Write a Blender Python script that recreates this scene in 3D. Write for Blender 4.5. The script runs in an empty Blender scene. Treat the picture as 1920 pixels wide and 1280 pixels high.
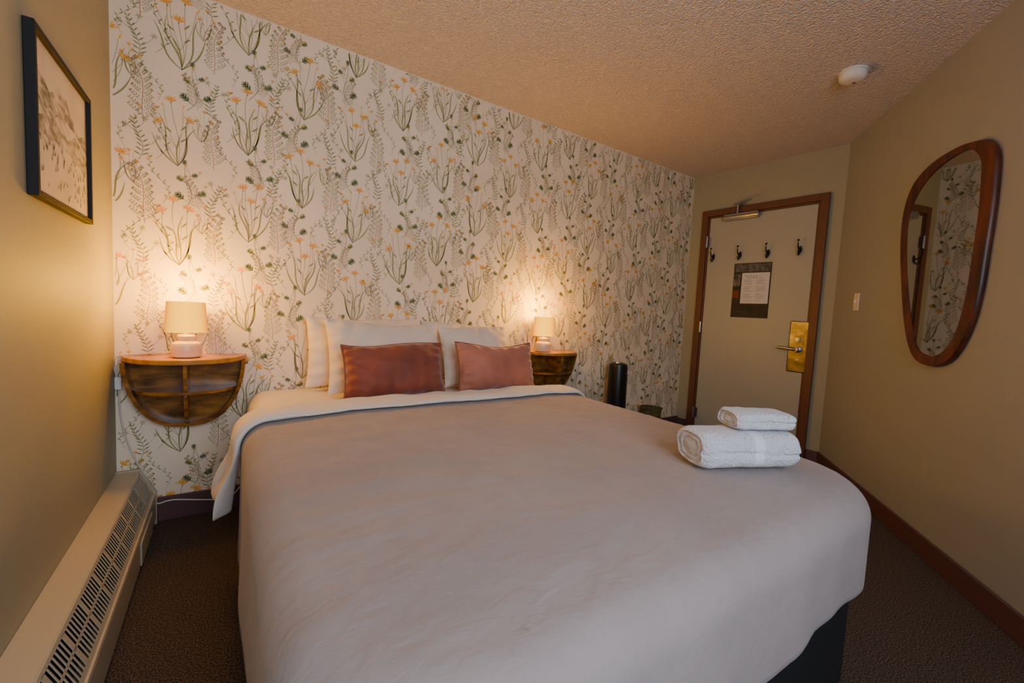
import bpy, math, random
from mathutils import Vector, Matrix, noise
S = bpy.context.scene; COL = S.collection
PI = math.pi
# ------------------------------------------------------------------ camera
F = 795.0; HC = 1.06; HT = 2.40
a = math.radians(34.1); p = math.radians(4.1); r_ = math.radians(2.86)
F0 = Vector((math.sin(a), math.cos(a), 0)); R0 = Vector((math.cos(a), -math.sin(a), 0)); Z = Vector((0, 0, 1))
FW = F0*math.cos(p) - Z*math.sin(p); U1 = Z*math.cos(p) + F0*math.sin(p)
RT = R0*math.cos(r_) + U1*math.sin(r_); UP = -R0*math.sin(r_) + U1*math.cos(r_)
CAM = Vector((0, 0, HC))
cd = bpy.data.cameras.new('camera'); cam = bpy.data.objects.new('camera', cd); COL.objects.link(cam)
cd.sensor_width = 36; cd.lens = F/1920*36; cd.clip_start = .02
m = Matrix.Identity(4)
for i in range(3):
    m[i][0] = RT[i]; m[i][1] = UP[i]; m[i][2] = -FW[i]; m[i][3] = CAM[i]
cam.matrix_world = m
S.camera = cam
def ray(u, v): return FW*F + RT*(u-960) + UP*(640-v)
def hit(u, v, P, n):
    d = ray(u, v); return CAM + d*((P-CAM).dot(n)/d.dot(n))
def onz(u, v, z): return hit(u, v, Vector((0, 0, z)), Z)
# walls: (origin, angle of local x).  local y points out of the room
XL, YB = -0.403, 2.49
A = Vector((3.69, YB, 0)); B = Vector((3.78, 1.305, 0)); CDIR = Vector((-.789, -.614, 0)).normalized()
YF = -0.95
tC = (YF-B.y)/CDIR.y; Cc = B + CDIR*tC
def ang(e): return math.atan2(e.y, e.x)
WB = (Vector((0, YB, 0)), 0.0)
WD = (A, ang(B-A)); WR = (B, ang(CDIR)); WLf = (Vector((XL, 0, 0)), PI/2)
def wl(W, u, v, off=0.0):
    P, an = W; n = Vector((-math.sin(an), math.cos(an), 0)); e = Vector((math.cos(an), math.sin(an), 0))
    q = hit(u, v, P - n*off, n); return (q-P).dot(e), q.z
# ------------------------------------------------------------------ mesh builder
class MB:
    def __init__(s): s.v = []; s.f = []; s.m = []
    def add(s, vs, fs, mi=0):
        b = len(s.v); s.v += [tuple(x) for x in vs]; s.f += [tuple(b+i for i in f) for f in fs]; s.m += [mi]*len(fs); return s
    def box(s, x0, x1, y0, y1, z0, z1, mi=0):
        vs = [(x, y, z) for z in (z0, z1) for y in (y0, y1) for x in (x0, x1)]
        return s.add(vs, [(0,2,3,1),(4,5,7,6),(0,1,5,4),(2,6,7,3),(0,4,6,2),(1,3,7,5)], mi)
    def lathe(s, prof, seg=40, o=(0,0,0), mi=0, axis='z'):
        vs = []; fs = []; n = len(prof)
        for k in range(seg):
            t = 2*PI*k/seg
            for r, z in prof:
                c = (r*math.cos(t), r*math.sin(t), z)
                if axis == 'y': c = (c[0], -c[2], c[1])
                if axis == 'x': c = (c[2], c[0], c[1])
                vs.append((c[0]+o[0], c[1]+o[1], c[2]+o[2]))
        for k in range(seg):
            k2 = (k+1) % seg
            for j in range(n-1): fs.append((k*n+j, k2*n+j, k2*n+j+1, k*n+j+1))
        return s.add(vs, fs, mi)
    def tube(s, pts, r, seg=8, mi=0):
        pts = [Vector(q) for q in pts]; vs = []; fs = []; n = len(pts)
        up = Vector((0, 0, 1))
        for i, q in enumerate(pts):
            t = (pts[min(i+1, n-1)]-pts[max(i-1, 0)]).normalized()
            x = t.cross(up)
            if x.length < .05: x = t.cross(Vector((0, 1, 0)))
            x.normalize(); y = x.cross(t)
            rr = r(i/(n-1)) if callable(r) else r
            for k in range(seg):
                an = 2*PI*k/seg; vs.append(q + x*math.cos(an)*rr + y*math.sin(an)*rr)
        for i in range(n-1):
            for k in range(seg):
                k2 = (k+1) % seg; fs.append((i*seg+k, i*seg+k2, (i+1)*seg+k2, (i+1)*seg+k))
        fs.append(tuple(range(seg))[::-1]); fs.append(tuple((n-1)*seg+k for k in range(seg)))
        return s.add(vs, fs, mi)
    def prism(s, poly, f0, f1, mi=0):      # poly list of 2D, f(x,y)->3D for both caps
        n = len(poly); vs = [f0(*q) for q in poly] + [f1(*q) for q in poly]
        fs = [tuple(range(n)), tuple(range(2*n-1, n-1, -1))] + [(i, i+n, (i+1) % n+n, (i+1) % n) for i in range(n)]
        return s.add(vs, fs, mi)
    def build(s, name, mats, parent=None, bevel=0, smooth=True, sub=0, loc=None, fix=True):
        me = bpy.data.meshes.new(name); me.from_pydata(s.v, [], s.f)
        if not isinstance(mats, (list, tuple)): mats = [mats]
        for q in mats: me.materials.append(q)
        me.polygons.foreach_set('material_index', s.m)
        if fix:
            import bmesh
            bm = bmesh.new(); bm.from_mesh(me); bmesh.ops.recalc_face_normals(bm, faces=bm.faces); bm.to_mesh(me); bm.free()
        o = bpy.data.objects.new(name, me); COL.objects.link(o)
        if parent: o.parent = parent
        if loc is not None: o.location = loc
        if bevel:
            b = o.modifiers.new('bevel', 'BEVEL'); b.width = bevel; b.segments = 3; b.limit_method = 'ANGLE'; b.angle_limit = .6
        if sub:
            b = o.modifiers.new('sub', 'SUBSURF'); b.levels = sub; b.render_levels = sub
        if smooth:
            me.polygons.foreach_set('use_smooth', [True]*len(me.polygons))
            try:
                me.set_sharp_from_angle(angle=math.radians(38))
            except Exception: pass
        me.update(); return o
def thing(name, label, cat, loc=(0,0,0), rz=0, group=None, rx=0, ry=0):
    o = bpy.data.objects.new(name, None); COL.objects.link(o); o.empty_display_size = .05
    o.location = loc; o.rotation_euler = (rx, ry, rz); o['label'] = label; o['category'] = cat
    if group: o['group'] = group
    return o
def struct(o, label=None):
    o['kind'] = 'structure'
    if label: o['label'] = label
    return o
# ------------------------------------------------------------------ materials
def L(r, g, b):
    f = lambda c: (c/255/12.92) if c/255 <= .04045 else ((c/255+.055)/1.055)**2.4
    return (f(r), f(g), f(b), 1)
def mat(name, col, rough=.6, metal=0, col2=None, nscale=5, nstretch=(1,1,1), detail=4, lo=.35, hi=.65,
        bscale=None, bstr=.2, bdist=.002, btype='noise', bstretch=None, emit=None, estr=0, sheen=0, trans=0):
    mt = bpy.data.materials.new(name); mt.use_nodes = True; nt = mt.node_tree; b = nt.nodes['Principled BSDF']
    b.inputs['Base Color'].default_value = col; b.inputs['Roughness'].default_value = rough; b.inputs['Metallic'].default_value = metal
    if sheen: b.inputs['Sheen Weight'].default_value = sheen
    tc = nt.nodes.new('ShaderNodeTexCoord')
    if col2:
        mp = nt.nodes.new('ShaderNodeMapping'); mp.inputs['Scale'].default_value = nstretch
        nt.links.new(tc.outputs['Object'], mp.inputs['Vector'])
        n = nt.nodes.new('ShaderNodeTexNoise'); n.inputs['Scale'].default_value = nscale; n.inputs['Detail'].default_value = detail
        nt.links.new(mp.outputs[0], n.inputs['Vector'])
        cr = nt.nodes.new('ShaderNodeValToRGB'); cr.color_ramp.elements[0].position = lo; cr.color_ramp.elements[1].position = hi
        cr.color_ramp.elements[0].color = col; cr.color_ramp.elements[1].color = col2
        nt.links.new(n.outputs['Fac'], cr.inputs[0]); nt.links.new(cr.outputs[0], b.inputs['Base Color'])
    if bscale:
        if btype == 'voronoi':
            n2 = nt.nodes.new('ShaderNodeTexVoronoi'); n2.inputs['Scale'].default_value = bscale; n2.feature = 'SMOOTH_F1'; out = n2.outputs['Distance']
        else:
            n2 = nt.nodes.new('ShaderNodeTexNoise'); n2.inputs['Scale'].default_value = bscale; n2.inputs['Detail'].default_value = 5; out = n2.outputs['Fac']
            if bstretch: n2.inputs['Distortion'].default_value = .6
        if bstretch:
            mp2 = nt.nodes.new('ShaderNodeMapping'); mp2.inputs['Scale'].default_value = bstretch; mp2.inputs['Rotation'].default_value = (0, 0, .5)
            nt.links.new(tc.outputs['Object'], mp2.inputs['Vector']); nt.links.new(mp2.outputs[0], n2.inputs['Vector'])
        else: nt.links.new(tc.outputs['Object'], n2.inputs['Vector'])
        bp = nt.nodes.new('ShaderNodeBump'); bp.inputs['Strength'].default_value = bstr; bp.inputs['Distance'].default_value = bdist
        if btype == 'voronoi': bp.invert = True
        nt.links.new(out, bp.inputs['Height']); nt.links.new(bp.outputs[0], b.inputs['Normal'])
    if emit:
        b.inputs['Emission Color'].default_value = emit; b.inputs['Emission Strength'].default_value = estr
    if trans: b.inputs['Transmission Weight'].default_value = trans
    return mt
M = {}
M['paint'] = mat('sage_paint', L(162,158,132), .6, bscale=90, bstr=.12, bdist=.002)
M['paint_cool_lit'] = mat('sage_paint_cool_lit', L(162,167,166), .55, bscale=90, bstr=.12, bdist=.002)  # same sage paint, with cooler light put into its colour
M['paper'] = mat('cream_wallpaper', L(247,230,202), .6, col2=L(240,221,190), nscale=3)
M['ceil'] = mat('popcorn_ceiling', L(216,203,196), .9, bscale=130, bstr=1.0, bdist=.011, btype='voronoi')
M['carpet'] = mat('brown_carpet', L(30,24,20), .95, col2=L(118,97,78), nscale=230, detail=2, lo=.42, hi=.68, bscale=230, bstr=.6, bdist=.004)
M['base'] = mat('plum_brown_baseboard', L(96,66,68), .5)
M['trim'] = mat('brown_trim', L(106,66,45), .45)
M['doorp'] = mat('door_paint', L(172,171,155), .45, bscale=60, bstr=.05)
M['steel'] = mat('brushed_steel', L(180,180,182), .32, 1)
M['brass'] = mat('worn_metal_plate', L(150,146,144), .30, 1, col2=L(104,98,94), nscale=9, nstretch=(1,1,2))
M['black'] = mat('black_metal', L(18,16,15), .55, .1)
M['frame'] = mat('black_frame', L(16,14,13), .75)
M['blackp'] = mat('black_plastic', L(18,17,18), .35)
M['white'] = mat('white_plastic', L(232,228,220), .4)
M['ceramic'] = mat('white_ceramic', L(230,200,170), .3)
M['heater'] = mat('cream_enamel', L(190,178,150), .4)
M['dark'] = mat('slot_shade_black', L(6,5,5), .95)
M['wood'] = mat('mango_wood', L(172,116,44), .22, col2=L(86,54,22), nscale=10, nstretch=(1.0,2,3), detail=8, lo=.3, hi=.7, bscale=30, bstr=.05)
M['woodtop'] = mat('mango_wood_top', L(206,144,60), .25, col2=L(160,104,40), nscale=7, nstretch=(1,6,1), detail=8, lo=.3, hi=.7)
M['walnut'] = mat('walnut_frame', L(108,54,32), .38, col2=L(58,28,16), nscale=7, nstretch=(3,3,.6), detail=8, lo=.35, hi=.65)
M['duvet'] = mat('taupe_duvet', L(160,147,140), .9, col2=L(152,139,132), nscale=4, bscale=20, bstr=.30, bdist=.010, bstretch=(1,1.6,1), sheen=.15)
M['linen'] = mat('white_linen', L(230,220,206), .85, bscale=11, bstr=.35, bdist=.014, sheen=.15)
M['pillowl'] = mat('cream_linen', L(236,218,194), .85, bscale=11, bstr=.4, bdist=.016, sheen=.15)
M['velvetA'] = mat('rust_velvet', L(154,72,44), .7, col2=L(112,47,29), nscale=5, lo=.35, hi=.7, sheen=.45, bscale=8, bstr=.35, bdist=.015)
M['velvetB'] = mat('rose_velvet', L(196,120,92), .7, col2=L(164,92,68), nscale=5, lo=.35, hi=.7, sheen=.5, bscale=8, bstr=.35, bdist=.015)
M['piping'] = mat('piping', L(142,80,50), .7)
M['bedbase'] = mat('black_fabric', L(12,11,12), .95, bscale=200, bstr=.3)
M['towel'] = mat('white_terry', L(240,238,240), .95, bscale=190, bstr=1.0, bdist=.012, sheen=.4)
M['band'] = mat('towel_band', L(228,226,228), .8, bscale=80, bstr=.2)
M['glassm'] = mat('mirror_glass', L(198,198,192), .02, 1)
M['art'] = mat('art_paper', L(226,213,192), .5, col2=L(210,196,174), nscale=6)
M['art2'] = mat('art_ink', L(132,124,106), .6, col2=L(216,204,184), nscale=22, lo=.38, hi=.62, nstretch=(1,1,2))
M['art3'] = mat('art_ink_dark', L(96,94,78), .6)
M['poster'] = mat('poster_dark', L(24,22,20), .6, col2=L(48,41,35), nscale=16)
M['poster2'] = mat('poster_pale', L(112,110,104), .6, col2=L(58,56,52), nscale=25)
M['sheet'] = mat('notice_paper', L(214,212,208), .6)
M['ink'] = mat('notice_ink', L(95,92,90), .6)
M['ored'] = mat('poster_rust', L(120,52,28), .6)
M['cable'] = mat('white_cable', L(215,205,190), .5)
M['basket'] = mat('olive_weave', L(120,104,58), .8, col2=L(80,68,36), nscale=40)
M['bulb'] = mat('lit_bulb', L(255,220,150), .5, emit=(1.0, .6, .10, 1), estr=20)
M['led'] = mat('red_led', L(160,20,15), .4)
sh_ = mat('lit_shade', L(20,8,0), .95, emit=(1, .5, .02, 1), estr=1); M['shade'] = sh_
nt = sh_.node_tree; bs = nt.nodes['Principled BSDF']; bs.inputs['Specular IOR Level'].default_value = 0
lw = nt.nodes.new('ShaderNodeLayerWeight'); lw.inputs[0].default_value = .35
cr = nt.nodes.new('ShaderNodeValToRGB'); cr.color_ramp.elements[0].color = (3.3, 1.45, 0, 1); cr.color_ramp.elements[1].color = (1.7, .50, 0, 1)
cr.color_ramp.elements[0].position = .0; cr.color_ramp.elements[1].position = .6
nt.links.new(lw.outputs['Facing'], cr.inputs[0]); nt.links.new(cr.outputs[0], bs.inputs['Emission Color'])
# ------------------------------------------------------------------ room shell
T = .12
def wallbox(name, P, Q, mt, extra=0.0):
    e = (Q-P).normalized(); n = Vector((-e.y, e.x, 0)); P = P - e*extra; Q = Q + e*extra
    mb = MB(); vs = [P, Q, Q+n*T, P+n*T]
    mb.add([v+Z*0 for v in vs]+[v+Z*HT for v in vs], [(0,3,2,1),(4,5,6,7),(0,1,5,4),(1,2,6,5),(2,3,7,6),(3,0,4,7)])
    return struct(mb.build(name, mt, smooth=False))
# ---- wallpaper pattern, part of the wall mesh
random.seed(7)
pc = [L(248,190,72), L(144,142,76), L(116,130,82), L(172,100,60), L(150,134,74), L(228,192,70), L(238,160,58)]
pm = [M['paper']] + [mat('wallpaper_ink', c, .6) for c in pc]
OR, OL, DG, RD, TN, YL, DO = 1, 2, 3, 4, 5, 6, 7
class Motif:
    def __init__(s): s.p = []
    def poly(s, pts, c): s.p.append((pts, c))
    def ribbon(s, pts, w, c):
        n = len(pts)
        L1 = []; L2 = []
        for i, (x, y) in enumerate(pts):
            x0, y0 = pts[max(i-1, 0)]; x1, y1 = pts[min(i+1, n-1)]
            d = math.hypot(x1-x0, y1-y0) or 1; nx, ny = -(y1-y0)/d, (x1-x0)/d
            ww = w(i/(n-1))/2 if callable(w) else w/2
            L1.append((x+nx*ww, y+ny*ww)); L2.append((x-nx*ww, y-ny*ww))
        for i in range(n-1): s.poly([L1[i], L1[i+1], L2[i+1], L2[i]], c)
    def leaf(s, x, y, an, l, w, c):
        ca, sa = math.cos(an), math.sin(an); pts = []
        for t, k in ((0,0),(.25,.7),(.5,1),(.75,.7),(1,0),(.75,-.7),(.5,-1),(.25,-.7)):
            u, v = t*l, k*w/2; pts.append((x+u*ca-v*sa, y+u*sa+v*ca))
        s.poly(pts, c)
    def lobed(s, x, y, an, l, c):
        s.leaf(x, y, an, l, l*.26, c)
        for t, f in ((.12,.46),(.36,.54),(.6,.38)):
            for sd in (-1, 1):
                s.leaf(x+math.cos(an)*l*t, y+math.sin(an)*l*t, an+sd*.8, l*f, l*.16, c)
    def flower(s, x, y, an, sz, c=OR):
        for k, da in enumerate((-1.1, -.6, -.2, .22, .65, 1.15)):
            s.leaf(x, y, an+da, sz*(1-.18*(k % 2)), sz*.20, DO if (c == OR and k % 2) else c)
        s.leaf(x, y, an+PI, sz*.3, sz*.18, OL)
    def bud(s, x, y, an, sz, c=OR): s.leaf(x, y, an, sz, sz*.32, c)
def curve(x0, y0, x1, y1, bend, n=9, s2=0):
    dx, dy = x1-x0, y1-y0; out = []
    for i in range(n):
        t = i/(n-1); b = bend*math.sin(PI*t)+s2*math.sin(2*PI*t)
        out.append((x0+dx*t-dy*b, y0+dy*t+dx*b))
    return out
def lily(v=0):
    q = Motif()
    if v == 0:
        blades = [(-.115,.255,-.02,.05),(-.065,.195,.08,.0),(.035,.22,.05,-.04),(.105,.26,.03,-.06),(.08,.15,-.12,0),(-.035,.28,-.04,.04)]
        heads = ((-.055,.31,.05,2.0),(.008,.355,-.02,1.55),(.06,.29,-.06,1.2)); buds = ((-.02,.25,1.9),(.09,.22,1.0),(-.085,.25,2.2))
    elif v == 1:
        blades = [(-.085,.28,.05,.04),(-.115,.19,.10,0),(.05,.26,-.05,.05),(.105,.22,-.08,-.04),(.03,.16,.08,0)]
        heads = ((-.035,.345,.03,1.8),(.045,.32,-.03,1.3),(.0,.245,.05,1.6)); buds = ((.085,.275,1.1),(-.08,.31,2.1),(.03,.385,1.5))
    else:
        blades = [(-.06,.30,.06,.04),(-.10,.24,-.03,.05),(.08,.29,-.04,-.05),(.115,.17,-.10,0),(-.02,.19,-.06,0)]
        heads = ((.02,.37,.04,1.5),(-.06,.27,.05,2.1),(.075,.235,-.05,1.0)); buds = ((.055,.33,1.2),(-.035,.34,1.9),(.1,.28,1.0))
    for bx_, by, bd, s2 in blades:
        q.ribbon(curve(0, 0, bx_, by, bd, 12, s2), lambda t: .0064*math.sin(PI*min(1, max(.06, t*.9+.08)))+.0010, OL)
    for (sx, sy, bd, an) in heads:
        q.ribbon(curve(.0, .01, sx, sy, bd, 10, .02), .0022, TN); q.flower(sx, sy, an, .042)
    for (sx, sy, an) in buds:
        q.ribbon(curve(.0, .10, sx, sy, .05 if sx < 0 else -.05, 8), .0018, TN); q.bud(sx, sy, an, .027)
    for (x, y, an) in ((-.015,.14,2.4),(.02,.19,.7),(-.02,.21,2.3)): q.leaf(x, y, an, .045, .009, OL)
    return q
def sprig():        # lobed leaves and small yellow buds
    q = Motif(); st = curve(0, 0, .02, .25, .12, 13, .06); q.ribbon(st, .0024, DG)
    for i, sd in ((2,-1),(4,1),(7,-1),(9,1)):
        x, y = st[i]; an = PI/2+sd*1.2; q.ribbon(curve(x, y, x+math.cos(an)*.028, y+math.sin(an)*.028, 0, 3), .0018, DG)
        q.lobed(x+math.cos(an)*.026, y+math.sin(an)*.026, an-sd*.2, .066-.003*i, DG)
    x, y = st[-1]; q.lobed(x, y, PI/2-.2, .038, DG)
    for (i, dx, dy) in ((4,.06,.085),(8,-.055,.06),(6,.035,.12),(3,-.06,.09)):
        x, y = st[i]; q.ribbon(curve(x, y, x+dx, y+dy, .1, 6), .0016, TN); q.flower(x+dx, y+dy, 1.5, .015, YL)
    return q
def berry():        # fine branching stem with red berries
    q = Motif(); st = curve(0, 0, -.015, .30, -.07, 18, .03); q.ribbon(st, .0024, RD)
    for i in range(1, 18):
        sd = 1 if i % 2 else -1; x, y = st[i]; l = .072-.0028*i
        ex, ey = x+sd*l*.8, y+l*.75
        q.ribbon(curve(x, y, ex, ey, -sd*.15, 5), .0016, TN)
        for k in (.3, .5, .7, .9):
            q.leaf(x+(ex-x)*k, y+(ey-y)*k, PI/2+sd*.15, .015, .0040, OL); q.leaf(x+(ex-x)*k, y+(ey-y)*k, sd*.2 if sd > 0 else PI-.2, .013, .0038, OL)
        if i > 5: q.leaf(ex, ey-.002, PI/2, .009, .0072, RD)
    q.leaf(st[-1][0], st[-1][1], PI/2, .011, .009, RD)
    return q
def willow():       # thin spiky leaves in clusters
    q = Motif(); st = curve(0, 0, .015, .20, .1, 10, .04); q.ribbon(st, .0022, TN)
    for i in range(1, 10):
        x, y = st[i]
        for sd in (-1, 1):
            q.leaf(x, y, PI/2+sd*(1.1-.06*i), .042-.002*i, .0060, DG if i % 3 else OL)
    for (i, dx, dy) in ((3,-.065,.06),(5,.06,.06),(7,-.04,.06)):
        x, y = st[i]; q.ribbon(curve(x, y, x+dx, y+dy, .1, 5), .0016, TN)
        for k in range(6): q.leaf(x+dx, y+dy, k*PI/3, .018, .0036, OL)
    return q
def wisp():         # tall thin wandering stem with tiny leaves
    q = Motif(); st = curve(0, 0, .03, .30, .10, 16, .10); q.ribbon(st, .0018, OL)
    for i in range(2, 16):
        x, y = st[i]; sd = 1 if i % 2 else -1
        q.leaf(x, y, PI/2+sd*.7, .026, .0060, OL if i % 3 else DG)
    q.flower(st[-1][0], st[-1][1], 1.4, .022)
    return q
mots = [lily(0), sprig(), berry(), willow(), lily(1), lily(2), wisp()]
mb = MB(); mb.box(XL-T, A.x+T, YB, YB+T, 0, HT)
rj = random.Random(11)
def stamp(q, u, v, sc=1.0, fl=1, rot=0.0):
    u += rj.uniform(-.012, .012); v += rj.uniform(-.015, .015); rot += rj.uniform(-.06, .06); sc *= rj.uniform(.94, 1.06)
    cr, sr = math.cos(rot), math.sin(rot)
    for pts, c in q.p:
        P = [(u+fl*(x*cr-y*sr)*sc, v+(x*sr+y*cr)*sc) for x, y in pts]
        if min(x for x, _ in P) < XL+.002 or max(x for x, _ in P) > A.x-.002 or max(y for _, y in P) > HT-.002 or min(y for _, y in P) < .09: continue
        lay = YB - .0004 - .00012*c
        n = len(P); mb.add([(x, lay, y) for x, y in P], [tuple(range(n))], c)
CW, CH = .255, .44
vo = [0, .21, .08, .31]
for ci in range(-2, 17):
    for ri in range(-2, 6):
        u = ci*CW+.08; v = ri*CH + vo[ci % 4]; fl = 1 if (ci//2+ci) % 2 else -1
        stamp(mots[(4, 0, 5)[(ci+ri) % 3]], u, v, .78, fl)
        stamp(mots[1], u-.02*fl, v+.26, .80, fl, .15)
        stamp(mots[2], u+CW*.5, v-.04+(.05 if ci % 2 else 0), .78, fl, .08)
        stamp(mots[3], u+CW*.47, v+.23, .78, -fl, -.08)
        stamp(mots[2], u-CW*.27*fl, v+.26, .48, -fl, .3)
        stamp(mots[6], u+CW*.27*fl, v+.28, .62, fl, -.15)
        stamp(mots[6], u-CW*.33, v+.02, .75, fl, .1)
        stamp(mots[5], u+CW*.34, v+.14, .34, fl, .1)
struct(mb.build('wall_back', pm, smooth=False, fix=False), 'cream floral wallpapered wall behind the bed')
struct(wallbox('wall_left', Vector((XL, YF, 0)), Vector((XL, YB, 0)), M['paint']), 'olive painted wall with the baseboard heater')
struct(wallbox('wall_far', A, B, M['paint'], 0), 'olive painted wall around the door')
struct(wallbox('wall_right', B, Cc, M['paint_cool_lit'], 0.0), 'olive painted angled wall with the mirror, tinted for cool light')
# wall behind the camera with a window opening
wx0, wx1, wz0, wz1 = -.25, .85, .9, 2.1
mb = MB()
mb.box(XL-T, wx0, YF-T, YF, 0, HT); mb.box(wx1, Cc.x+T, YF-T, YF, 0, HT); mb.box(wx0, wx1, YF-T, YF, 0, wz0); mb.box(wx0, wx1, YF-T, YF, wz1, HT)
struct(mb.build('wall_front', M['paint'], smooth=False))
mb = MB()
for (q0, q1, z0, z1) in ((wx0,wx0+.05,wz0,wz1),(wx1-.05,wx1,wz0,wz1),(wx0+.05,wx1-.05,wz0,wz0+.05),(wx0+.05,wx1-.05,wz1-.05,wz1),((wx0+wx1)/2-.02,(wx0+wx1)/2+.02,wz0+.05,wz1-.05)):
    mb.box(q0, q1, YF-.08, YF-.02, z0, z1)
struct(mb.build('window_1', M['white'], bevel=.003))
def poly3(name, z0, z1, mt):
    ex = [(XL-T, YF-T), (XL-T, YB+T), (A.x+T, A.y+T), (B.x+T, B.y-.05), (Cc.x+T, Cc.y-T)]
    mb = MB(); mb.prism(ex, lambda x, y: (x, y, z0), lambda x, y: (x, y, z1)); return struct(mb.build(name, mt, smooth=False))
poly3('floor', -.1, 0, M['carpet']); poly3('ceiling', HT, HT+.1, M['ceil'])
# baseboards
BH = .10
def bb(name, W, x0, x1, h=BH):
    mb = MB(); mb.box(x0, x1, -.014, 0, 0, h)
    o = mb.build(name, M['base'], bevel=.003); o.location = W[0]; o.rotation_euler = (0, 0, W[1]); return struct(o)
bb('baseboard_back', WB, XL+.14, A.x, .115)
LR = (Cc-B).length
bb('baseboard_right', WR, 0, LR-.02)
# ------------------------------------------------------------------ door
dl, dz1 = wl(WD, 1318, 398, .03); dr, dz2 = wl(WD, 1557, 358, .03); dtop = (dz1+dz2)/2
tw = .055
bb('baseboard_far_right', WD, dr+.002, (B-A).length)
bb('baseboard_far_left', WD, 0, dl-.002)
mb = MB(); mb.box(dl, dl+tw, -.032, 0, 0, dtop); mb.box(dr-tw, dr, -.032, 0, 0, dtop); mb.box(dl+tw, dr-tw, -.032, 0, dtop-tw, dtop)
mb.box(dl+tw, dl+tw+.014, -.018, 0, 0, dtop-tw); mb.box(dr-tw-.014, dr-tw, -.018, 0, 0, dtop-tw); mb.box(dl+tw, dr-tw, -.018, 0, dtop-tw-.014, dtop-tw)
o = mb.build('trim_1', M['trim'], bevel=.003); o.location = WD[0]; o.rotation_euler = (0,0,WD[1]); struct(o, 'brown painted door frame')
mb = MB(); mb.box(dl+tw+.016, dr-tw-.016, -.011, -.001, .012, dtop-tw-.016)
door = mb.build('door_1', M['doorp'], bevel=.002); door.location = WD[0]; door.rotation_euler = (0,0,WD[1]); struct(door, 'olive painted flat door with metal lock plate')
DF = -.011
for pv in ((1318,455),(1305,612),(1294,770)):
    hx, hz = wl(WD, pv[0], pv[1], .02)
    mb = MB(); mb.lathe([(0,0),(.008,0),(.008,.10),(0,.10)], 12, (dl+tw+.008, -.034, hz-.05)); mb.box(dl+tw+.016, dl+tw+.036, -.014, DF, hz-.045, hz+.045)
    mb.build('hinge', M['steel'], door)
# lock plate
lx, lz = wl(WD, 1497, 650, .015); _, lz1 = wl(WD, 1499, 602, .015); _, lz0 = wl(WD, 1494, 698, .015)
pxl, _ = wl(WD, 1478, 650, .015); pxr, _ = wl(WD, 1516, 650, .015); pw = (pxr-pxl)/2
mb = MB(); mb.box(lx-pw, lx+pw, DF-.014, DF, lz0, lz1)
dh = mb.build('door_handle', M['brass'], door, bevel=.008); dh['label'] = 'worn metal lock plate with lever'
mb = MB(); mb.lathe([(0,0),(.026,0),(.026,.012),(.014,.016),(.014,.045),(0,.045)], 24, (lx, DF-.017, lz-.02), axis='y')
mb.tube([(lx, DF-.052, lz-.02), (lx-.03, DF-.058, lz-.02), (lx-.075, DF-.056, lz-.016), (lx-.13, DF-.05, lz-.014)], lambda t: .014-.002*t, 12)
mb.build('lever', M['steel'], dh)
mb = MB(); mb.lathe([(0,0),(.017,0),(.017,.01),(0,.012)], 24, (lx, DF-.017, lz+.055), axis='y'); mb.box(lx-.003, lx+.003, DF-.034, DF-.02, lz+.04, lz+.07)
mb.build('thumb_turn', M['steel'], dh)
mb = MB(); mb.box(lx-.033, lx+.033, DF-.017, DF-.014, lz-.06, lz+.09); mb.build('inner_plate', M['brass'], dh, bevel=.002)
mb = MB(); mb.box(lx-.012, lx+.012, DF-.017, DF-.014, lz-.11, lz-.095); mb.build('keyhole_cover', M['steel'], dh, bevel=.002)
# closer
c0, cz0 = wl(WD, 1356, 408, .05); c1, cz1 = wl(WD, 1424, 402, .05); cz = (cz0+cz1)/2-.0
mb = MB(); mb.box(c0+.01, c1-.01, DF-.052, DF, cz-.024, cz+.028); mb.lathe([(0,0),(.020,.001),(.0235,.006),(.0235,c1-c0-.006),(.020,c1-c0-.001),(0,c1-c0)], 24, (c0, DF-.034, cz+.002), axis='x')
dc = mb.build('door_closer', M['steel'], door, bevel=.005); dc['label'] = 'silver door closer'
ax, az = wl(WD, 1384, 384, .06)
mb = MB(); mb.tube([(ax, DF-.05, cz+.02), (ax, DF-.05, az+.02)], .008, 10); mb.tube([(ax, DF-.05, az), (ax+.14, DF-.13, az+.01)], .006, 8)
mb.tube([(ax+.14, DF-.13, az+.01), (ax-.03, DF-.045, az+.012)], .005, 8); mb.box(ax-.035, ax+.035, -.045, -.032, az-.005, az+.03)
mb.build('closer_arm', M['steel'], dc)
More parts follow.
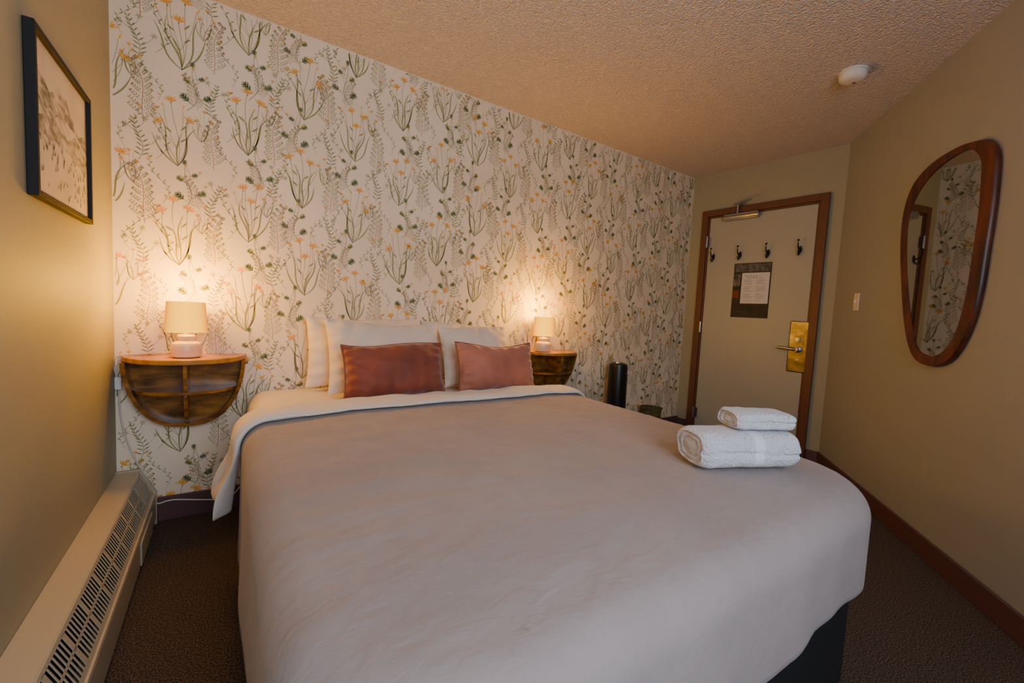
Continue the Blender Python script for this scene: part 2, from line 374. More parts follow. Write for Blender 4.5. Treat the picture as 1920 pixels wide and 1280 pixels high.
# hooks
def world(W, x, y, z):
    P, an = W; return Vector((P.x+math.cos(an)*x-math.sin(an)*y, P.y+math.sin(an)*x+math.cos(an)*y, z))
hk = ['black double coat hook closest to the door hinges', 'black double coat hook above the left side of the poster',
      'black double coat hook above the right side of the poster', 'black double coat hook nearest the door latch edge']
for i, (u, v) in enumerate(((1336,481),(1386,477),(1439,473),(1499,467))):
    hx, hz = wl(WD, u, v, .03)
    t = thing('coat_hook', hk[i], 'hook', world(WD, hx, DF, hz), WD[1], 'black coat hooks in a row on the door')
    mb = MB(); mb.prism([(.013*math.cos(k*PI/8), .028*math.sin(k*PI/8)) for k in range(16)], lambda x, y: (x, -.001, y), lambda x, y: (x, -.007, y))
    mb.build('back_plate', M['black'], t, bevel=.002)
    mb = MB(); mb.tube([(0,-.006,.0),(0,-.03,-.005),(0,-.052,.012),(0,-.06,.04),(0,-.056,.062)], lambda q: .0058-.001*q, 10)
    mb.lathe([(0,0),(.007,.003),(.009,.009),(.006,.015),(0,.017)], 14, (0,-.056,.058)); mb.build('upper_prong', M['black'], t)
    mb = MB(); mb.tube([(0,-.006,-.012),(0,-.014,-.035),(0,-.028,-.046),(0,-.042,-.038),(0,-.045,-.022)], .005, 10)
    mb.lathe([(0,0),(.006,.003),(.007,.007),(.005,.012),(0,.013)], 14, (0,-.045,-.026)); mb.build('lower_prong', M['black'], t)
# poster
q = [wl(WD, *k, .013) for k in ((1377,495),(1447,490),(1440,597),(1370,594))]
px0 = (q[0][0]+q[3][0])/2; px1 = (q[1][0]+q[2][0])/2; pz1 = (q[0][1]+q[1][1])/2; pz0 = (q[2][1]+q[3][1])/2
W_, H_ = px1-px0, pz1-pz0
t = thing('poster', 'dark poster with a white printed notice taped to the door', 'poster', world(WD, px0, DF-.0005, pz0), WD[1])
mb = MB(); mb.box(0, W_, -.002, 0, 0, H_); mb.box(.01, W_-.01, -.0024, -.002, H_*.84, H_*.985, 1); mb.box(.0, W_*.18, -.0024, -.002, H_*.36, H_*.50, 2)
mb.box(.0, W_*.2, -.0025, -.002, H_*.58, H_*.8, 1)
mb.box(W_*.1, W_*.45, -.0026, -.002, H_*.1, H_*.104, 1)
mb.build('backing_print', [M['poster'], M['poster2'], M['ored']], t, smooth=False)
mb = MB(); sx0, sx1, sz0, sz1 = W_*.24, W_*.97, H_*.26, H_*.82
mb.box(sx0, sx1, -.004, -.0028, sz0, sz1)
def line(x0, x1, z, h=.0022): mb.box(x0, x1, -.0045, -.004, z, z+h, 1)
sw = sx1-sx0; sh = sz1-sz0; random.seed(3)
for k in range(5): line(sx0+sw*.1*(k+1)+.004, sx0+sw*.1*(k+1)+.012, sz1-.03-.006*(k % 2), .008)
line(sx0+sw*.2, sx0+sw*.75, sz1-.045, .003)
for col_ in (0, 1):
    for k in range(16):
        z = sz1-.062-k*sh*.045
        if k % 5 == 4: continue
        line(sx0+sw*(.08+.46*col_), sx0+sw*(.08+.46*col_)+sw*random.uniform(.22,.38), z)
mb.build('notice_sheet', [M['sheet'], M['ink']], t, smooth=False)
# light switch
sx, sz = wl(WR, 1607, 566)
t = thing('light_switch', 'white toggle light switch on the wall between door and mirror', 'light switch', world(WR, sx, 0, sz), WR[1])
mb = MB(); mb.box(-.035, .035, -.007, -.0005, -.058, .058); mb.build('wall_plate', M['white'], t, bevel=.003)
mb = MB(); mb.box(-.005, .005, -.018, -.007, -.004, .014); mb.build('toggle', M['white'], t, bevel=.002)
# ------------------------------------------------------------------ mirror
def catmull(pts, n=10):
    out = []; N = len(pts)
    for i in range(N):
        p0, p1, p2, p3 = [Vector(pts[(i+k) % N]) for k in (-1, 0, 1, 2)]
        for j in range(n):
            t = j/n; out.append(.5*((2*p1)+(p2-p0)*t+(2*p0-5*p1+4*p2-p3)*t*t+(3*p1-p0-3*p2+p3)*t**3))
    return out
outp = [(1850,262),(1866,285),(1864,340),(1857,400),(1846,470),(1835,540),(1820,600),(1799,648),(1775,678),(1745,687),(1718,677),(1703,650),(1694,600),(1689,520),(1688,450),(1695,392),(1712,345),(1745,307),(1790,278),(1824,265)]
inp = [(1826,281),(1840,300),(1840,340),(1835,400),(1825,470),(1814,540),(1800,600),(1782,643),(1757,666),(1735,665),(1718,650),(1708,600),(1702,520),(1702,450),(1708,400),(1727,355),(1757,317),(1798,287)]
O = catmull([wl(WR, u, v, .024) for u, v in outp]); I = catmull([wl(WR, u, v, .018) for u, v in inp])
cx = sum(q[0] for q in I)/len(I); cz = sum(q[1] for q in I)/len(I)
def radial(P, n=120):
    an = sorted((math.atan2(q[1]-cz, q[0]-cx), math.hypot(q[0]-cx, q[1]-cz)) for q in P); an = [(an[-1][0]-2*PI, an[-1][1])]+an+[(an[0][0]+2*PI, an[0][1])]
    out = []; j = 0
    for k in range(n):
        t = -PI+2*PI*k/n
        while an[j+1][0] < t: j += 1
        w = (t-an[j][0])/max(1e-6, an[j+1][0]-an[j][0]); r = an[j][1]*(1-w)+an[j+1][1]*w
        out.append((r, t))
    return out
ro, ri = radial(O), radial(I)
t = thing('wall_mirror', 'irregular oval mirror in a dark walnut frame on the right wall', 'mirror', world(WR, cx, 0, cz), WR[1])
mb = MB(); n = 120; vs = []; prof = lambda a_, b_: [(a_*.99, -.001), (a_, -.008), (a_*.996, -.020), (a_*.93+b_*.07, -.025), (a_*.3+b_*.7, -.024), (b_, -.020), (b_-.001, -.006)]
for k in range(n):
    for rr, y in prof(ro[k][0], ri[k][0]): vs.append((rr*math.cos(ro[k][1]), y, rr*math.sin(ro[k][1])))
J = 7; mb.add(vs, [(k*J+j, ((k+1) % n)*J+j, ((k+1) % n)*J+j+1, k*J+j+1) for k in range(n) for j in range(J-1)])
mb.build('mirror_frame', M['walnut'], t)
mb = MB(); mb.add([(r*1.01*math.cos(an), 0, r*1.01*math.sin(an)) for r, an in ri], [tuple(range(n))]); g = mb.build('mirror_glass', M['glassm'], t, smooth=False, fix=False)
g.location = (0, -.0132, 0); g.rotation_euler = (0, 0, .020)      # the glass sits very slightly turned in its frame
# smoke detector
q = onz(1600, 134, HT)
t = thing('smoke_detector', 'round white smoke detector on the textured ceiling', 'smoke detector', (q.x, q.y, HT), 0)
mb = MB(); mb.lathe([(0,-.001),(.064,-.001),(.064,-.010),(.0,-.010)], 48); mb.build('mounting_ring', M['white'], t)
mb = MB(); mb.lathe([(0,-.010),(.056,-.010),(.056,-.016),(.059,-.018),(.059,-.036),(.050,-.046),(.03,-.050),(0,-.051)], 48)
mb.build('detector_body', M['white'], t)
mb = MB(); mb.lathe([(0,-.050),(.008,-.050),(.006,-.053),(0,-.054)], 16, (.02,.0,.0)); mb.build('test_button', M['led'], t)
# ------------------------------------------------------------------ picture on the left wall
cs = [wl(WLf, *k, .022) for k in ((68,45),(172,187),(174,416),(70,371))]
fx0 = (cs[0][0]+cs[3][0])/2; fx1 = (cs[1][0]+cs[2][0])/2; fz1 = (cs[0][1]+cs[1][1])/2; fz0 = (cs[2][1]+cs[3][1])/2
W_, H_ = fx1-fx0, fz1-fz0
t = thing('framed_picture', 'black framed landscape sketch hanging on the left wall', 'picture', world(WLf, fx0, 0, fz0), WLf[1])
fw = .015
mb = MB(); mb.box(0, fw, -.022, -.001, 0, H_); mb.box(W_-fw, W_, -.022, -.001, 0, H_); mb.box(fw, W_-fw, -.022, -.001, 0, fw); mb.box(fw, W_-fw, -.022, -.001, H_-fw, H_)
mb.build('picture_frame', M['frame'], t, bevel=.002)
mb = MB(); mb.box(fw, W_-fw, -.010, -.004, fw, H_-fw)
iw, ih = W_-2*fw, H_-2*fw
def ridge(z0, amp, seed, mi, lay, zb, slope=0):
    pts = []; n = 40
    for k in range(n+1):
        x = k/n; z = z0+slope*x+amp*noise.noise(Vector((x*3.1+seed, seed*.7, 0)))+amp*.25*noise.noise(Vector((x*13, seed, 3)))
        pts.append((fw+x*iw, fw+z*ih))
    for k in range(n): mb.add([(pts[k][0], lay, fw+zb*ih), (pts[k+1][0], lay, fw+zb*ih), (pts[k+1][0], lay, pts[k+1][1]), (pts[k][0], lay, pts[k][1])], [(0,1,2,3)], mi)
ridge(.80, .18, 3, 1, -.0104, .5, -.12); ridge(.68, .14, 8, 0, -.0107, .3, -.1); ridge(.55, .12, 12, 1, -.011, .28); ridge(.42, .06, 15, 0, -.0113, .02)
random.seed(5)
for k in range(64):
    x = fw+random.uniform(.05,.95)*iw; z = fw+random.uniform(.05,.38)*ih; h = random.uniform(.010,.030)
    for sg in (-1, 0, 1):
        mb.add([(x-.0012, -.0117, z), (x+.0012, -.0117, z), (x+sg*h*.5, -.0117, z+h)], [(0,1,2)], 2)
for k in range(34):
    x = fw+random.uniform(.0,.6)*iw; z = fw+random.uniform(.38,.78)*ih; l = random.uniform(.03,.09)
    if fw+iw < x+l: continue
    mb.add([(x, -.0117, z), (x, -.0117, z+.0016), (x+l, -.0117, z-l*.5+.0010), (x+l, -.0117, z-l*.5)], [(0,1,2,3)], 2)
mb.build('landscape_print', [M['art'], M['art2'], M['art3']], t, smooth=False, fix=False)
# ------------------------------------------------------------------ baseboard heater
t = thing('baseboard_heater', 'long cream baseboard heater with slotted top along the left wall', 'heater', (XL, 0, 0), 0)
y0h, y1h = -.80, YB-.035
def sect(pts, ya, yb, mb, mi=0): mb.prism(pts, lambda x, z: (x, ya, z), lambda x, z: (x, yb, z), mi)
mb = MB()
sect([(.001,.262),(.078,.262),(.083,.258),(.080,.250),(.001,.250)], y0h, y1h, mb)
sect([(.001,.02),(.001,.250),(.012,.250),(.012,.02)], y0h, y1h, mb)
sect([(.125,.150),(.135,.146),(.137,.138),(.137,.03),(.130,.025),(.124,.03),(.124,.146)], y0h, y1h, mb)
sect([(.012,.02),(.124,.02),(.124,.03),(.012,.03)], y0h, y1h, mb)
body = mb.build('heater_casing', M['heater'], t, smooth=False)
mb = MB()
sect([(.012,.2),(.045,.215),(.095,.115),(.085,.1),(.012,.1)], y0h+.01, y1h-.01, mb); mb.build('slot_shade_backing', M['dark'], t, smooth=False)  # near-black backing stands in for the shade inside the slots
mb = MB(); g0 = Vector((.080,0,.256)); g1 = Vector((.130,0,.149)); gd = g1-g0; gn = Vector((gd.z, 0, -gd.x)).normalized()*-.0015
def gbar(t0, t1, ya, yb):
    a_ = g0+gd*t0; b_ = g0+gd*t1; sect([(a_.x,a_.z),(b_.x,b_.z),(b_.x-gn.x,b_.z-gn.z),(a_.x-gn.x,a_.z-gn.z)], ya, yb, mb)
gbar(0, .10, y0h, y1h); gbar(.90, 1, y0h, y1h); gbar(.475, .525, y0h, y1h)
y = y0h; k = 0
while y < y1h-.01:
    wd = .018 if k % 7 == 0 else .0048
    gbar(.08, .92, y, y+wd); y += wd+.0125; k += 1
mb.build('grille', M['heater'], t, smooth=False)
mb = MB(); sect([(.0,.0),(.0,.266),(.082,.266),(.140,.15),(.140,.0)], y1h, y1h+.02, mb); mb.build('end_cap', M['heater'], t, bevel=.002)
mb = MB(); mb.box(.137,.143, 2.02, 2.30, .035, .125); mb.build('access_cover', M['heater'], t, bevel=.003)
# ------------------------------------------------------------------ half-round wall tables
NZ = .783
def halfdisc(R, D, n=28): return [(R*math.cos(PI+PI*k/n), D*math.sin(PI+PI*k/n)) for k in range(n+1)]
def wall_table(label, xc):
    t = thing('wall_table', label, 'bedside table', (xc, YB, NZ), 0, 'half round wooden wall tables either side of the bed')
    R, D, H = .232, .240, .33
    mb = MB(); mb.prism(halfdisc(R, D), lambda x, y: (x, y-.001, 0), lambda x, y: (x, y-.001, -.022)); mb.build('table_top', M['woodtop'], t, bevel=.004)
    R2 = .224; n = 48; hh = H-.022
    def op(q, off=0):
        c, s_ = math.cos(q), math.sin(q)
        return (R2-off)*math.copysign(abs(c)**.80, c), -.022-(hh-off)*abs(s_)**1.05
    poly = [op(PI-PI*k/n) for k in range(n+1)]
    mb = MB(); mb.prism(poly, lambda x, z: (x, -.001, z), lambda x, z: (x, -.016, z)); mb.build('back_panel', M['wood'], t)
    # rim board round the outline, deeper towards the top
    mb = MB(); vs = []; fs = []
    for k in range(n+1):
        q = PI-PI*k/n; (x, z), (x2, z2) = op(q), op(q, .016); up_ = 1-abs(z+.022)/hh
        dd = .016+.050+.050*up_
        for (xx, yy, zz) in ((x, -.015, z), (x, -dd, z), (x2, -dd, min(z2, -.022)), (x2, -.015, min(z2, -.022))): vs.append((xx, yy, zz))
    for k in range(n):
        for j in range(4): fs.append((k*4+j, k*4+(j+1) % 4, (k+1)*4+(j+1) % 4, (k+1)*4+j))
    fs.append((0,1,2,3)); fs.append((n*4+3, n*4+2, n*4+1, n*4)); mb.add(vs, fs)
    mb.build('curved_rim', M['wood'], t)
    zs = -.148
    mb = MB(); mb.prism(halfdisc(R2*.88, .175), lambda x, y: (x, y-.016, zs), lambda x, y: (x, y-.016, zs-.014)); mb.build('shelf', M['wood'], t, bevel=.002)
    mb = MB(); arc = [(-.016-.195*math.cos(k/14*PI/2)**.8, -.022-(hh-.012)*math.sin(k/14*PI/2)) for k in range(15)]
    up = [(-.016, -.022)] + [q for q in arc if q[1] > zs] + [(-.016-.180, zs), (-.016, zs)]
    lo_ = [(-.016, zs-.014), (-.016-.168, zs-.014)] + [q for q in arc if q[1] < zs-.02]
    for pl_ in (up, lo_): mb.prism(pl_, lambda y, z: (-.007, y, z), lambda y, z: (.007, y, z))
    mb.build('divider', M['wood'], t, bevel=.002)
    return t
def smoothp(P, n=8):
    out = []; N = len(P)
    for i in range(N-1):
        p0, p1, p2, p3 = P[max(i-1, 0)], P[i], P[i+1], P[min(i+2, N-1)]
        for j in range(n):
            t = j/n; out.append(.5*((2*p1)+(p2-p0)*t+(2*p0-5*p1+4*p2-p3)*t*t+(3*p1-p0-3*p2+p3)*t**3))
    out.append(P[-1]); return out
LAMPW = 18
def lamp(label, x, y, cordpts=None):
    t = thing('table_lamp', label, 'lamp', (x, y, NZ+.001), 0, 'small lit table lamps either side of the bed')
    mb = MB(); mb.lathe([(0,0),(.046,0),(.054,.004),(.057,.012),(.057,.052),(.052,.064),(.036,.071),(.030,.075),(.034,.082),(.034,.094),(.028,.100),(0,.102)], 40)
    mb.build('lamp_base', M['ceramic'], t)
    mb = MB(); mb.lathe([(.009,.102),(.009,.135),(.013,.137),(.013,.165),(0,.166)], 16); mb.build('bulb_socket', M['white'], t)
    mb = MB(); mb.lathe([(.078,.112),(.070,.245),(.0685,.245),(.0765,.112),(.078,.112)], 48); sh = mb.build('lamp_shade', M['shade'], t); sh['label'] = 'glowing amber fabric shade'
    mb = MB(); mb.lathe([(0,.167),(.010,.168),(.014,.18),(.022,.195),(.022,.208),(.014,.222),(0,.226)], 20); mb.build('light_bulb', M['bulb'], t)
    if cordpts:
        mb = MB(); P = [Vector(q)-Vector((x, y, NZ+.001)) for q in cordpts]
        mb.tube(smoothp(P), .0032, 8); c = mb.build('power_cord', M['cable'], t)
        q = P[3]; mb = MB(); mb.box(q.x-.012, q.x+.012, q.y-.012, q.y+.006, q.z-.028, q.z+.028); mb.build('inline_switch', M['white'], c, bevel=.004)
    ld = bpy.data.lights.new('lamp_light', 'POINT'); ld.energy = LAMPW; ld.color = (1.0, .44, .0); ld.shadow_soft_size = .06
    lo = bpy.data.objects.new('lamp_light', ld); COL.objects.link(lo); lo.location = (x, y-.035, NZ+.30)
    return t
wall_table('half round wooden wall table under the lamp beside the heater', -.147)
xr = wl(WB, 1075, 657, .06)[0]-.232
wall_table('half round wooden wall table partly hidden behind the rose cushion', xr)
def wp(u, v, off): s, z = wl(WB, u, v, off); return (s, YB-off, z)
cp = [(-.17, YB-.065, NZ+.02), (-.30, YB-.02, NZ+.005), wp(214,672,.02), wp(222,718,.02), wp(228,790,.012), wp(248,850,.012), wp(280,905,.02), wp(292,942,.025)]
f1 = onz(330, 962, .006); cp += [(f1.x, YB-.03, .10), (.0, YB-.04, .07), (.07, YB-.03, .13)]
lamp('small lit ceramic table lamp standing nearest the heater', -.146, YB-.125, cp)
lamp('small lit ceramic table lamp standing beyond the bed pillows', xr-.12, YB-.125)
# ------------------------------------------------------------------ bed
BZ = .64
bed = thing('bed', 'queen bed with white mattress on a black fabric base', 'bed', (.83, 1.47, 0))
def rbox(name, x0, x1, y0, y1, z0, z1, mt, bev, parent):
    mb = MB(); mb.box(x0, x1, y0, y1, z0, z1)
    ob = mb.build(name, mt, parent); b = ob.modifiers.new('bevel', 'BEVEL'); b.width = bev; b.segments = 8; return ob
def vprism(name, x0, x1, y0, y1, z0, z1, r, mt, parent):
    poly = []
    for cx_, cy_, a0 in ((x1-r, y0+r, -PI/2), (x1-r, y1-r, 0), (x0+r, y1-r, PI/2), (x0+r, y0+r, PI)):
        for k in range(13): an = a0+PI/2*k/12; poly.append((cx_+r*math.cos(an), cy_+r*math.sin(an)))
    mb = MB(); mb.prism(poly, lambda x, y: (x, y, z0), lambda x, y: (x, y, z1)); return mb.build(name, mt, parent, bevel=.008)
vprism('bed_base', -.73, .745, -1.065, .98, .02, .345, .09, M['bedbase'], bed)
rbox('mattress', -.745, .745, -.97, .99, .350, .607, M['linen'], .08, bed)
for sx in (-1, 1):
    for sy in (-1, 1):
        mb = MB(); mb.lathe([(0,0),(.022,0),(.026,.025),(0,.025)], 16, (sx*.6, sy*.85, 0)); mb.build('leg', M['black'], bed)
# duvet
IX0, IX1, IY, RC, RE = .128, 1.538, .436, .17, .084
def wr(x, y):
    v = .0045*noise.noise(Vector((x*2.2, y*2.6, 1.3)))
    v += .0045*noise.noise(Vector((x*3+y*5, y*10-x*3, 4.3)))*max(0, 1-abs(x-.40)/.7)
    v += .0020*noise.noise(Vector((x*14+y*4, y*12, 9.3)))
    k = max(0, 1-abs(y-1.15)/.45)*max(0, 1-abs(x-.42)/.35)
    v += .012*k*math.sin((y+x*.35)*48+3*noise.noise(Vector((x*4, y*4, 0))))*max(0, noise.noise(Vector((x*5, y*3, 7)))+.2)
    rg = 1-abs(noise.noise(Vector((x*2.3+y*1.2, y*5.5-x*1.5, 21)))) ; v += .026*max(0, rg-.92)*max(.15, 1-abs(x-.40)/.7)
    rg = 1-abs(noise.noise(Vector((x*6+y*2, y*10-x*4, 33)))) ; v += .018*max(0, rg-.92)
    dx = min(x-IX0, IX1-x); v -= .009*max(0, 1-dx/.2)**2 if dx < .2 else 0
    dy = y-IY; v -= .009*max(0, 1-dy/.2)**2 if dy < .2 else 0
    return v
left = []; YH = 1.80
for k in range(130): left.append((IX0, YH+(IY+RC-YH)*k/130, -1, 0))
for k in range(25):
    an = PI + PI/2*k/24; left.append((IX0+RC+RC*math.cos(an), IY+RC+RC*math.sin(an), math.cos(an), math.sin(an)))
K = 130; mb = MB(); rows = []
vs = []
def av(v): vs.append(tuple(v)); return len(vs)-1
for (x, y, nx, ny) in left:
    x2 = IX0+IX1-x
    row = []
    for k in range(K+1):
        xx = x+(x2-x)*k/K; row.append(av((xx, y, BZ+wr(xx, y))))
    rows.append(row)
fs = []
for i in range(len(rows)-1):
    for k in range(K): fs.append((rows[i][k], rows[i+1][k], rows[i+1][k+1], rows[i][k+1]))
path = [(rows[i][0], left[i][2], left[i][3]) for i in range(len(left))]
path += [(rows[-1][k], 0, -1) for k in range(1, K)]
path += [(rows[i][K], -left[i][2], left[i][3]) for i in range(len(left)-1, -1, -1)]
ds = [.0]+[RE*PI/2*k/10 for k in range(1, 11)]+[RE*PI/2+.012*k for k in range(1, 17)]
slen = 0; prev = None; ring = [q[0] for q in path]; N = len(path); sl = []
for (i0, nx, ny) in path:
    v = Vector(vs[i0]); slen += (v-prev).length if prev is not None else 0; prev = v; sl.append(slen)
for d in ds[1:]:
    new = []
    for i, (i0, nx, ny) in enumerate(path):
        x, y, z = vs[i0]; s_ = sl[i]
        th = min(d/RE, PI/2); out = RE*math.sin(th); dn = RE*(1-math.cos(th)); e = max(0, d-RE*PI/2)
        wl_ = max(0, min(1, (.9-x)/.6))*max(0, min(1, -nx+.0)) 
        rt_ = max(0, min(1, (x-.7)/.5))
        vert = e*(.95+.85*wl_-.04*rt_)
        g = min(1, d/.32)**1.3
        out += g*(.010*math.sin(s_*12+1.5*math.sin(s_*3.1))*(.4 if nx < -.5 else 1)+.014*noise.noise(Vector((s_*4.2, d*1.5, 2))))*(1-.80*rt_) + g*rt_*.002*math.sin(s_*38) + e*(.03-.03*rt_)
        new.append(av((x+nx*out, y+ny*out, z-dn-vert+.006*g*(1-.8*rt_)*noise.noise(Vector((s_*2, 7, 1))))))
    for i in range(N-1): fs.append((ring[i], new[i], new[i+1], ring[i+1]))
    ring = new
mb.add(vs, fs)
duv = thing('duvet', 'taupe grey duvet with white folded edge spread over the bed', 'duvet', (0,0,0))
o = mb.build('duvet_cover', M['duvet'], duv); sm = o.modifiers.new('s', 'SOLIDIFY'); sm.thickness = .010; sm.offset = -1
# folded band
Wd = IX1-IX0
def P3(s, y, h):
    if s < 0: d = -s; sg = -1; xe = IX0
    elif s > Wd: d = s-Wd; sg = 1; xe = IX1
    else: return Vector((IX0+s, y, BZ+h+wr(IX0+s, y)))
    th = min(d/RE, PI/2); e = max(0, d-RE*PI/2)
    fl = .16*e if sg < 0 else .1*e
    ez = wr(xe, y)
    return Vector((xe+sg*((RE+h)*math.sin(th)+fl), y, BZ+ez-RE+(RE+h)*math.cos(th)-e))
mb = MB()
def rnd(y0, y1, n, h): return [(y0+(y1-y0)*k/n, h) for k in range(n)]
loop = [(1.84,.012),(1.82,.018)] + rnd(1.80, 1.68, 10, .026) + [(1.68,.026),(1.655,.020),(1.645,.012),(1.655,.005)] + rnd(1.68, 1.83, 10, .003) + [(1.83,.003)]
n1 = 180; s0 = -(RE*PI/2+.225); s1 = Wd+RE*PI/2+.20; vs = []; fs = []; J = len(loop)
for i in range(n1+1):
    s = s0+(s1-s0)*i/n1
    side = max(0, -s)/.40
    for (y, h) in loop:
        yy = y+.018*noise.noise(Vector((s*3, 2, 1)))+(-.02 if y < 1.74 else .15)*min(1, side)**1.5
        hh = h
        if h > .01: hh += .010*noise.noise(Vector((s*8, y*11, 5)))+.007*math.sin(s*26+y*9)*min(1, side*1.5+max(0, s-Wd)*2)
        q = P3(s, yy, hh+.002)
        if side > .15: q.x -= (.008+.020*math.sin((yy-1.6)*62+s*5+1.2*math.sin(yy*20)))*min(1, side-.15)*1.6
        vs.append(q)
for i in range(n1):
    for j in range(J): fs.append((i*J+j, i*J+(j+1) % J, (i+1)*J+(j+1) % J, (i+1)*J+j))
fs.append(tuple(range(J))); fs.append(tuple(n1*J+j for j in range(J)))
mb.add(vs, fs); o = mb.build('folded_edge', M['linen'], duv, sub=1); o['label'] = 'white underside folded back over the duvet'
# ------------------------------------------------------------------ pillows
def pillow_mesh(w, h, th, seed, n=44, corner=.11):
    mb = MB(); vs = []; fs = []; idx = {}
    for side in (1, -1):
        for i in range(n+1):
            for j in range(n+1):
                u = -1+2*i/n; v = -1+2*j/n
                edge = i in (0, n) or j in (0, n)
                if edge and side == -1: idx[(side, i, j)] = idx[(1, i, j)]; continue
                px = u*(w/2)*(1-corner*(1-v*v)*(abs(u)**4)*.5)
                pz = v*(h/2)*(1-corner*(1-u*u)*(abs(v)**4)*.9)
                if v > 0: pz -= .018*v*v*math.sin((u+1)*1.5+seed)**2
                k = max(0, (1-abs(u)**2.3))*max(0, (1-abs(v)**2.3))
                d = th/2*k**.55*(1.12-.22*v)
                nn = noise.noise(Vector((px*7+seed, pz*7, side*3)))*.020*k**.3 + noise.noise(Vector((px*18+seed, pz*14, side)))*.009*k**.3
                er = min(1-abs(u), 1-abs(v)); nn += .007*math.sin((u if 1-abs(v) < 1-abs(u) else v)*19+seed)*max(0, 1-er/.4)*min(1, er*14)
                d = max(0, d+nn)
                vs.append((px, -side*d, pz)); idx[(side, i, j)] = len(vs)-1
        for i in range(n):
            for j in range(n):
                q = (idx[(side,i,j)], idx[(side,i+1,j)], idx[(side,i+1,j+1)], idx[(side,i,j+1)])
                fs.append(q if side == 1 else q[::-1])
    mb.add(vs, fs); return mb
def pillow(name, label, cat, mt, xc, yb, w, h, th, lean, seed, group, rz=0, roll=0, zb=.610, pipe=None):
    cz_ = zb + (h/2)*math.cos(lean) + .25*th*math.sin(lean); cy = yb + (h/2)*math.sin(lean)
    t = thing(name, label, cat, (xc, cy, cz_), rz, group); t.rotation_euler = (-lean, roll, rz)
    pillow_mesh(w, h, th, seed).build('pillow_cover' if cat == 'pillow' else 'cushion_cover', mt, t)
    if pipe:
        c = .11; pts = []
        for k in range(0, 20): pts.append((-1+2*k/20, -1))
        for k in range(0, 20): pts.append((1, -1+2*k/20))
        for k in range(0, 20): pts.append((1-2*k/20, 1))
        for k in range(0, 21): pts.append((-1, 1-2*k/20))
        P = []
        for u, v in pts:
            pz = v*(h/2)*(1-c*(1-u*u)*(abs(v)**4)*.9)
            if v > 0: pz -= .018*v*v*math.sin((u+1)*1.5+seed)**2
            P.append((u*(w/2)*(1-c*(1-v*v)*(abs(u)**4)*.5), 0, pz))
        mb = MB(); mb.tube(P, .004, 8); mb.build('piped_edge', pipe, t)
    return t
G = 'white pillows leaning on the wallpapered wall'
pillow('pillow', 'white pillow at the back touching the wall on the heater side', 'pillow', M['pillowl'], .64, 2.30, .62, .39, .13, .24, 1, G, roll=.02)
pillow('pillow', 'white pillow at the back on the far side of the bed', 'pillow', M['pillowl'], 1.20, 2.31, .48, .375, .11, .24, 5, G, roll=.04)
pillow('pillow', 'white pillow directly behind the rust velvet cushion', 'pillow', M['pillowl'], .695, 2.10, .60, .385, .15, .36, 9, G, roll=.0)
pillow('pillow', 'white pillow directly behind the rose velvet cushion', 'pillow', M['pillowl'], 1.23, 2.13, .45, .37, .13, .33, 14, G, roll=-.02)
G = 'velvet cushions in front of the white pillows'
pillow('cushion', 'rust velvet lumbar cushion, the darker one nearer the heater', 'cushion', M['velvetA'], .668, 1.915, .485, .275, .13, .30, 20, G, zb=.615, roll=-.01, pipe=M['piping'])
pillow('cushion', 'rose velvet lumbar cushion, the paler one nearer the door', 'cushion', M['velvetB'], 1.245, 1.940, .490, .270, .125, .28, 25, G, zb=.612, roll=.01, pipe=M['piping'])
# ------------------------------------------------------------------ towels
def towel(name, label, wd, dp, ht, loc, rz, seed, bandx=None, creases=((-.15,.009),), ex=2/3.0):
    t = thing(name, label, 'towel', loc, rz, 'white towels stacked on the foot of the bed')
    mb = MB(); vs = []; fs = []; nx, na = 60, 110
    for i in range(nx+1):
        u = i/nx; e = min(u, 1-u); sc = 1-(1-min(1, e/.08))**2*.12
        for k in range(na):
            an = 2*PI*k/na; c, s_ = math.cos(an), math.sin(an)
            y = dp/2*sc*math.copysign(abs(c)**ex, c); z = ht/2*sc*math.copysign(abs(s_)**ex, s_)
            x = (u-.5)*wd
            nn = noise.noise(Vector((x*9+seed, y*9, z*9)))*.007 + noise.noise(Vector((x*34+seed, y*34, z*34)))*.0035
            zz = z/(ht/2); crease = 0
            for zc, am in creases: crease += math.exp(-((zz-zc-.10*math.sin(x*9+seed))/.08)**2)*am*(1 if c < 0 else 0)
            f = 1+nn/(ht/2)
            y2 = y*f + crease
            zt = z*(1+.4*nn/(ht/2))*(1+.03*math.sin(u*4+seed)) if s_ > 0 else z
            vs.append((x+.005*noise.noise(Vector((y*20, z*20, seed)))*(1 if u > .5 else -1)*max(0, 1-e/.1), y2, ht/2+zt))
    for i in range(nx):
        for k in range(na): fs.append((i*na+k, i*na+(k+1) % na, (i+1)*na+(k+1) % na, (i+1)*na+k))
    for side, i0 in ((-1, 0), (1, nx)):
        base = [i0*na+k for k in range(na)]; prevr = base
        for lv, dx in ((.88, .006), (.82, -.001), (.60, .005), (.54, -.002), (.30, .003)):
            r2 = []
            for k in range(na):
                x, y, z = vs[base[k]]; vs.append((x+side*dx, y*lv, ht/2+(z-ht/2)*lv)); r2.append(len(vs)-1)
            for k in range(na):
                q = (prevr[k], prevr[(k+1) % na], r2[(k+1) % na], r2[k]); fs.append(q if side == 1 else q[::-1])
            prevr = r2
        fs.append(tuple(prevr))
    mb.add(vs, fs)
    if bandx:
        for fi, f in enumerate(mb.f):
            x = sum(mb.v[q][0] for q in f)/len(f)
            if len(f) == 4 and bandx[0] < x/wd+.5 < bandx[1]: mb.m[fi] = 1
    mb.build('terry_cloth', [M['towel'], M['band']], t)
    return t
pl = onz(1296, 884, BZ); pr = onz(1490, 884, BZ); d_ = pr-pl; tz = math.atan2(d_.y, d_.x)+.06; wd_ = d_.length
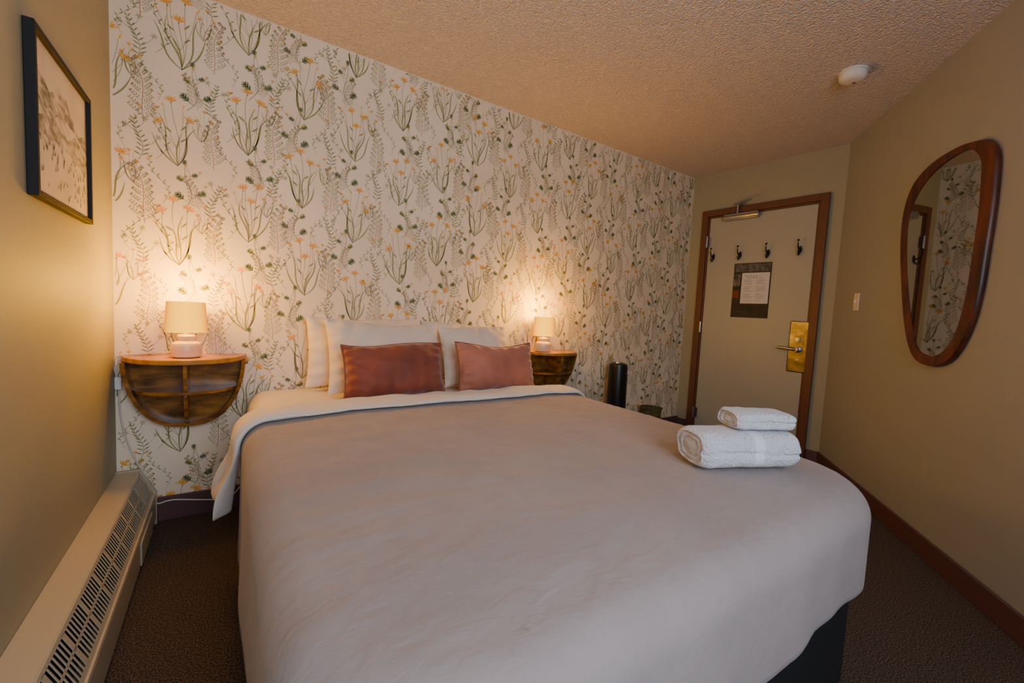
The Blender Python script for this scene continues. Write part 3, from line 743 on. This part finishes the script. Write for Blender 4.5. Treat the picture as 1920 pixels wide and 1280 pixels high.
nrm = Vector((-math.sin(tz), math.cos(tz), 0)); mid = (pl+pr)/2 + nrm*.052
e_ = Vector((math.cos(tz), math.sin(tz), 0))
mid = mid + e_*.014
towel('bath_towel', 'large folded white bath towel lying at the foot of the bed', wd_*.94, .150, .106, (mid.x, mid.y, BZ+.006), tz, 2, (.50, .60))
m2 = mid + e_*.056 - nrm*.004
towel('hand_towel', 'small folded white towel resting on the larger towel', .172, .110, .050, (m2.x, m2.y, BZ+.1145), tz-.08, 6, None, ((0,.007),), 2/3.4)
# ------------------------------------------------------------------ tower fan and bin
fx = wl(WB, 1159, 690, .16)[0]; ftop = wl(WB, 1159, 680, .16)[1]
t = thing('tower_fan', 'black tower fan standing on the carpet beyond the bed', 'fan', (fx, YB-.16, 0), .4)
mb = MB(); mb.lathe([(0,0),(.12,0),(.13,.008),(.125,.02),(.05,.03),(0,.03)], 40); mb.build('fan_base', M['blackp'], t)
mb = MB(); mb.lathe([(0,.03),(.06,.03),(.072,.045),(.074,.06),(.074,ftop-.03),(.070,ftop-.01),(.05,ftop),(0,ftop)], 40); mb.build('fan_body', M['blackp'], t)
mb = MB(); nb = 34
for k in range(nb):
    z = .12+(ftop-.20)*k/nb; P = [(.077*math.cos(-PI/2+q), .077*math.sin(-PI/2+q), z) for q in [(-.9+1.8*j/10) for j in range(11)]]; mb.tube(P, .0028, 6)
mb.build('front_grille', M['black'], t)
mb = MB(); mb.lathe([(0,0),(.03,0),(.028,.006),(0,.008)], 24, (0,0,ftop)); mb.build('control_dial', M['steel'], t)
bx_, bz_ = wl(WB, 1212, 765, .12)
t = thing('waste_bin', 'small olive bin between the tower fan and the door', 'bin', (bx_+.05, YB-.13, 0))
bh = bz_
mb = MB(); mb.lathe([(0,0),(.075,0),(.09,bh),(.096,bh+.004),(.084,bh+.004),(.07,.01),(0,.01)], 32); mb.build('bin_body', M['basket'], t)
mb = MB(); mb.lathe([(.09,bh-.004),(.098,bh),(.098,bh+.008),(.088,bh+.010),(.084,bh+.002),(.09,bh-.004)], 32); mb.build('bin_rim', M['basket'], t)
# ------------------------------------------------------------------ light
def area(name, loc, rot, sx, sy, en, col):
    ld = bpy.data.lights.new(name, 'AREA'); ld.shape = 'RECTANGLE'; ld.size = sx; ld.size_y = sy; ld.energy = en; ld.color = col
    o = bpy.data.objects.new(name, ld); COL.objects.link(o); o.location = loc; o.rotation_euler = rot; return o
area('window_daylight', ((wx0+wx1)/2, YF+.01, (wz0+wz1)/2), (PI/2, 0, 0), wx1-wx0-.1, wz1-wz0-.1, 39, (.67, .78, 1.0))
ld = bpy.data.lights.new('fill_light', 'POINT'); ld.energy = 3; ld.color = (1.0, .84, .72); ld.shadow_soft_size = .3  # added warm fill behind the camera, no fixture stands there
o = bpy.data.objects.new('fill_light', ld); COL.objects.link(o); o.location = (.25, -.45, 1.75)
w = bpy.data.worlds.new('world'); S.world = w; w.use_nodes = True
w.node_tree.nodes['Background'].inputs[0].default_value = (.55, .68, .9, 1); w.node_tree.nodes['Background'].inputs[1].default_value = .6
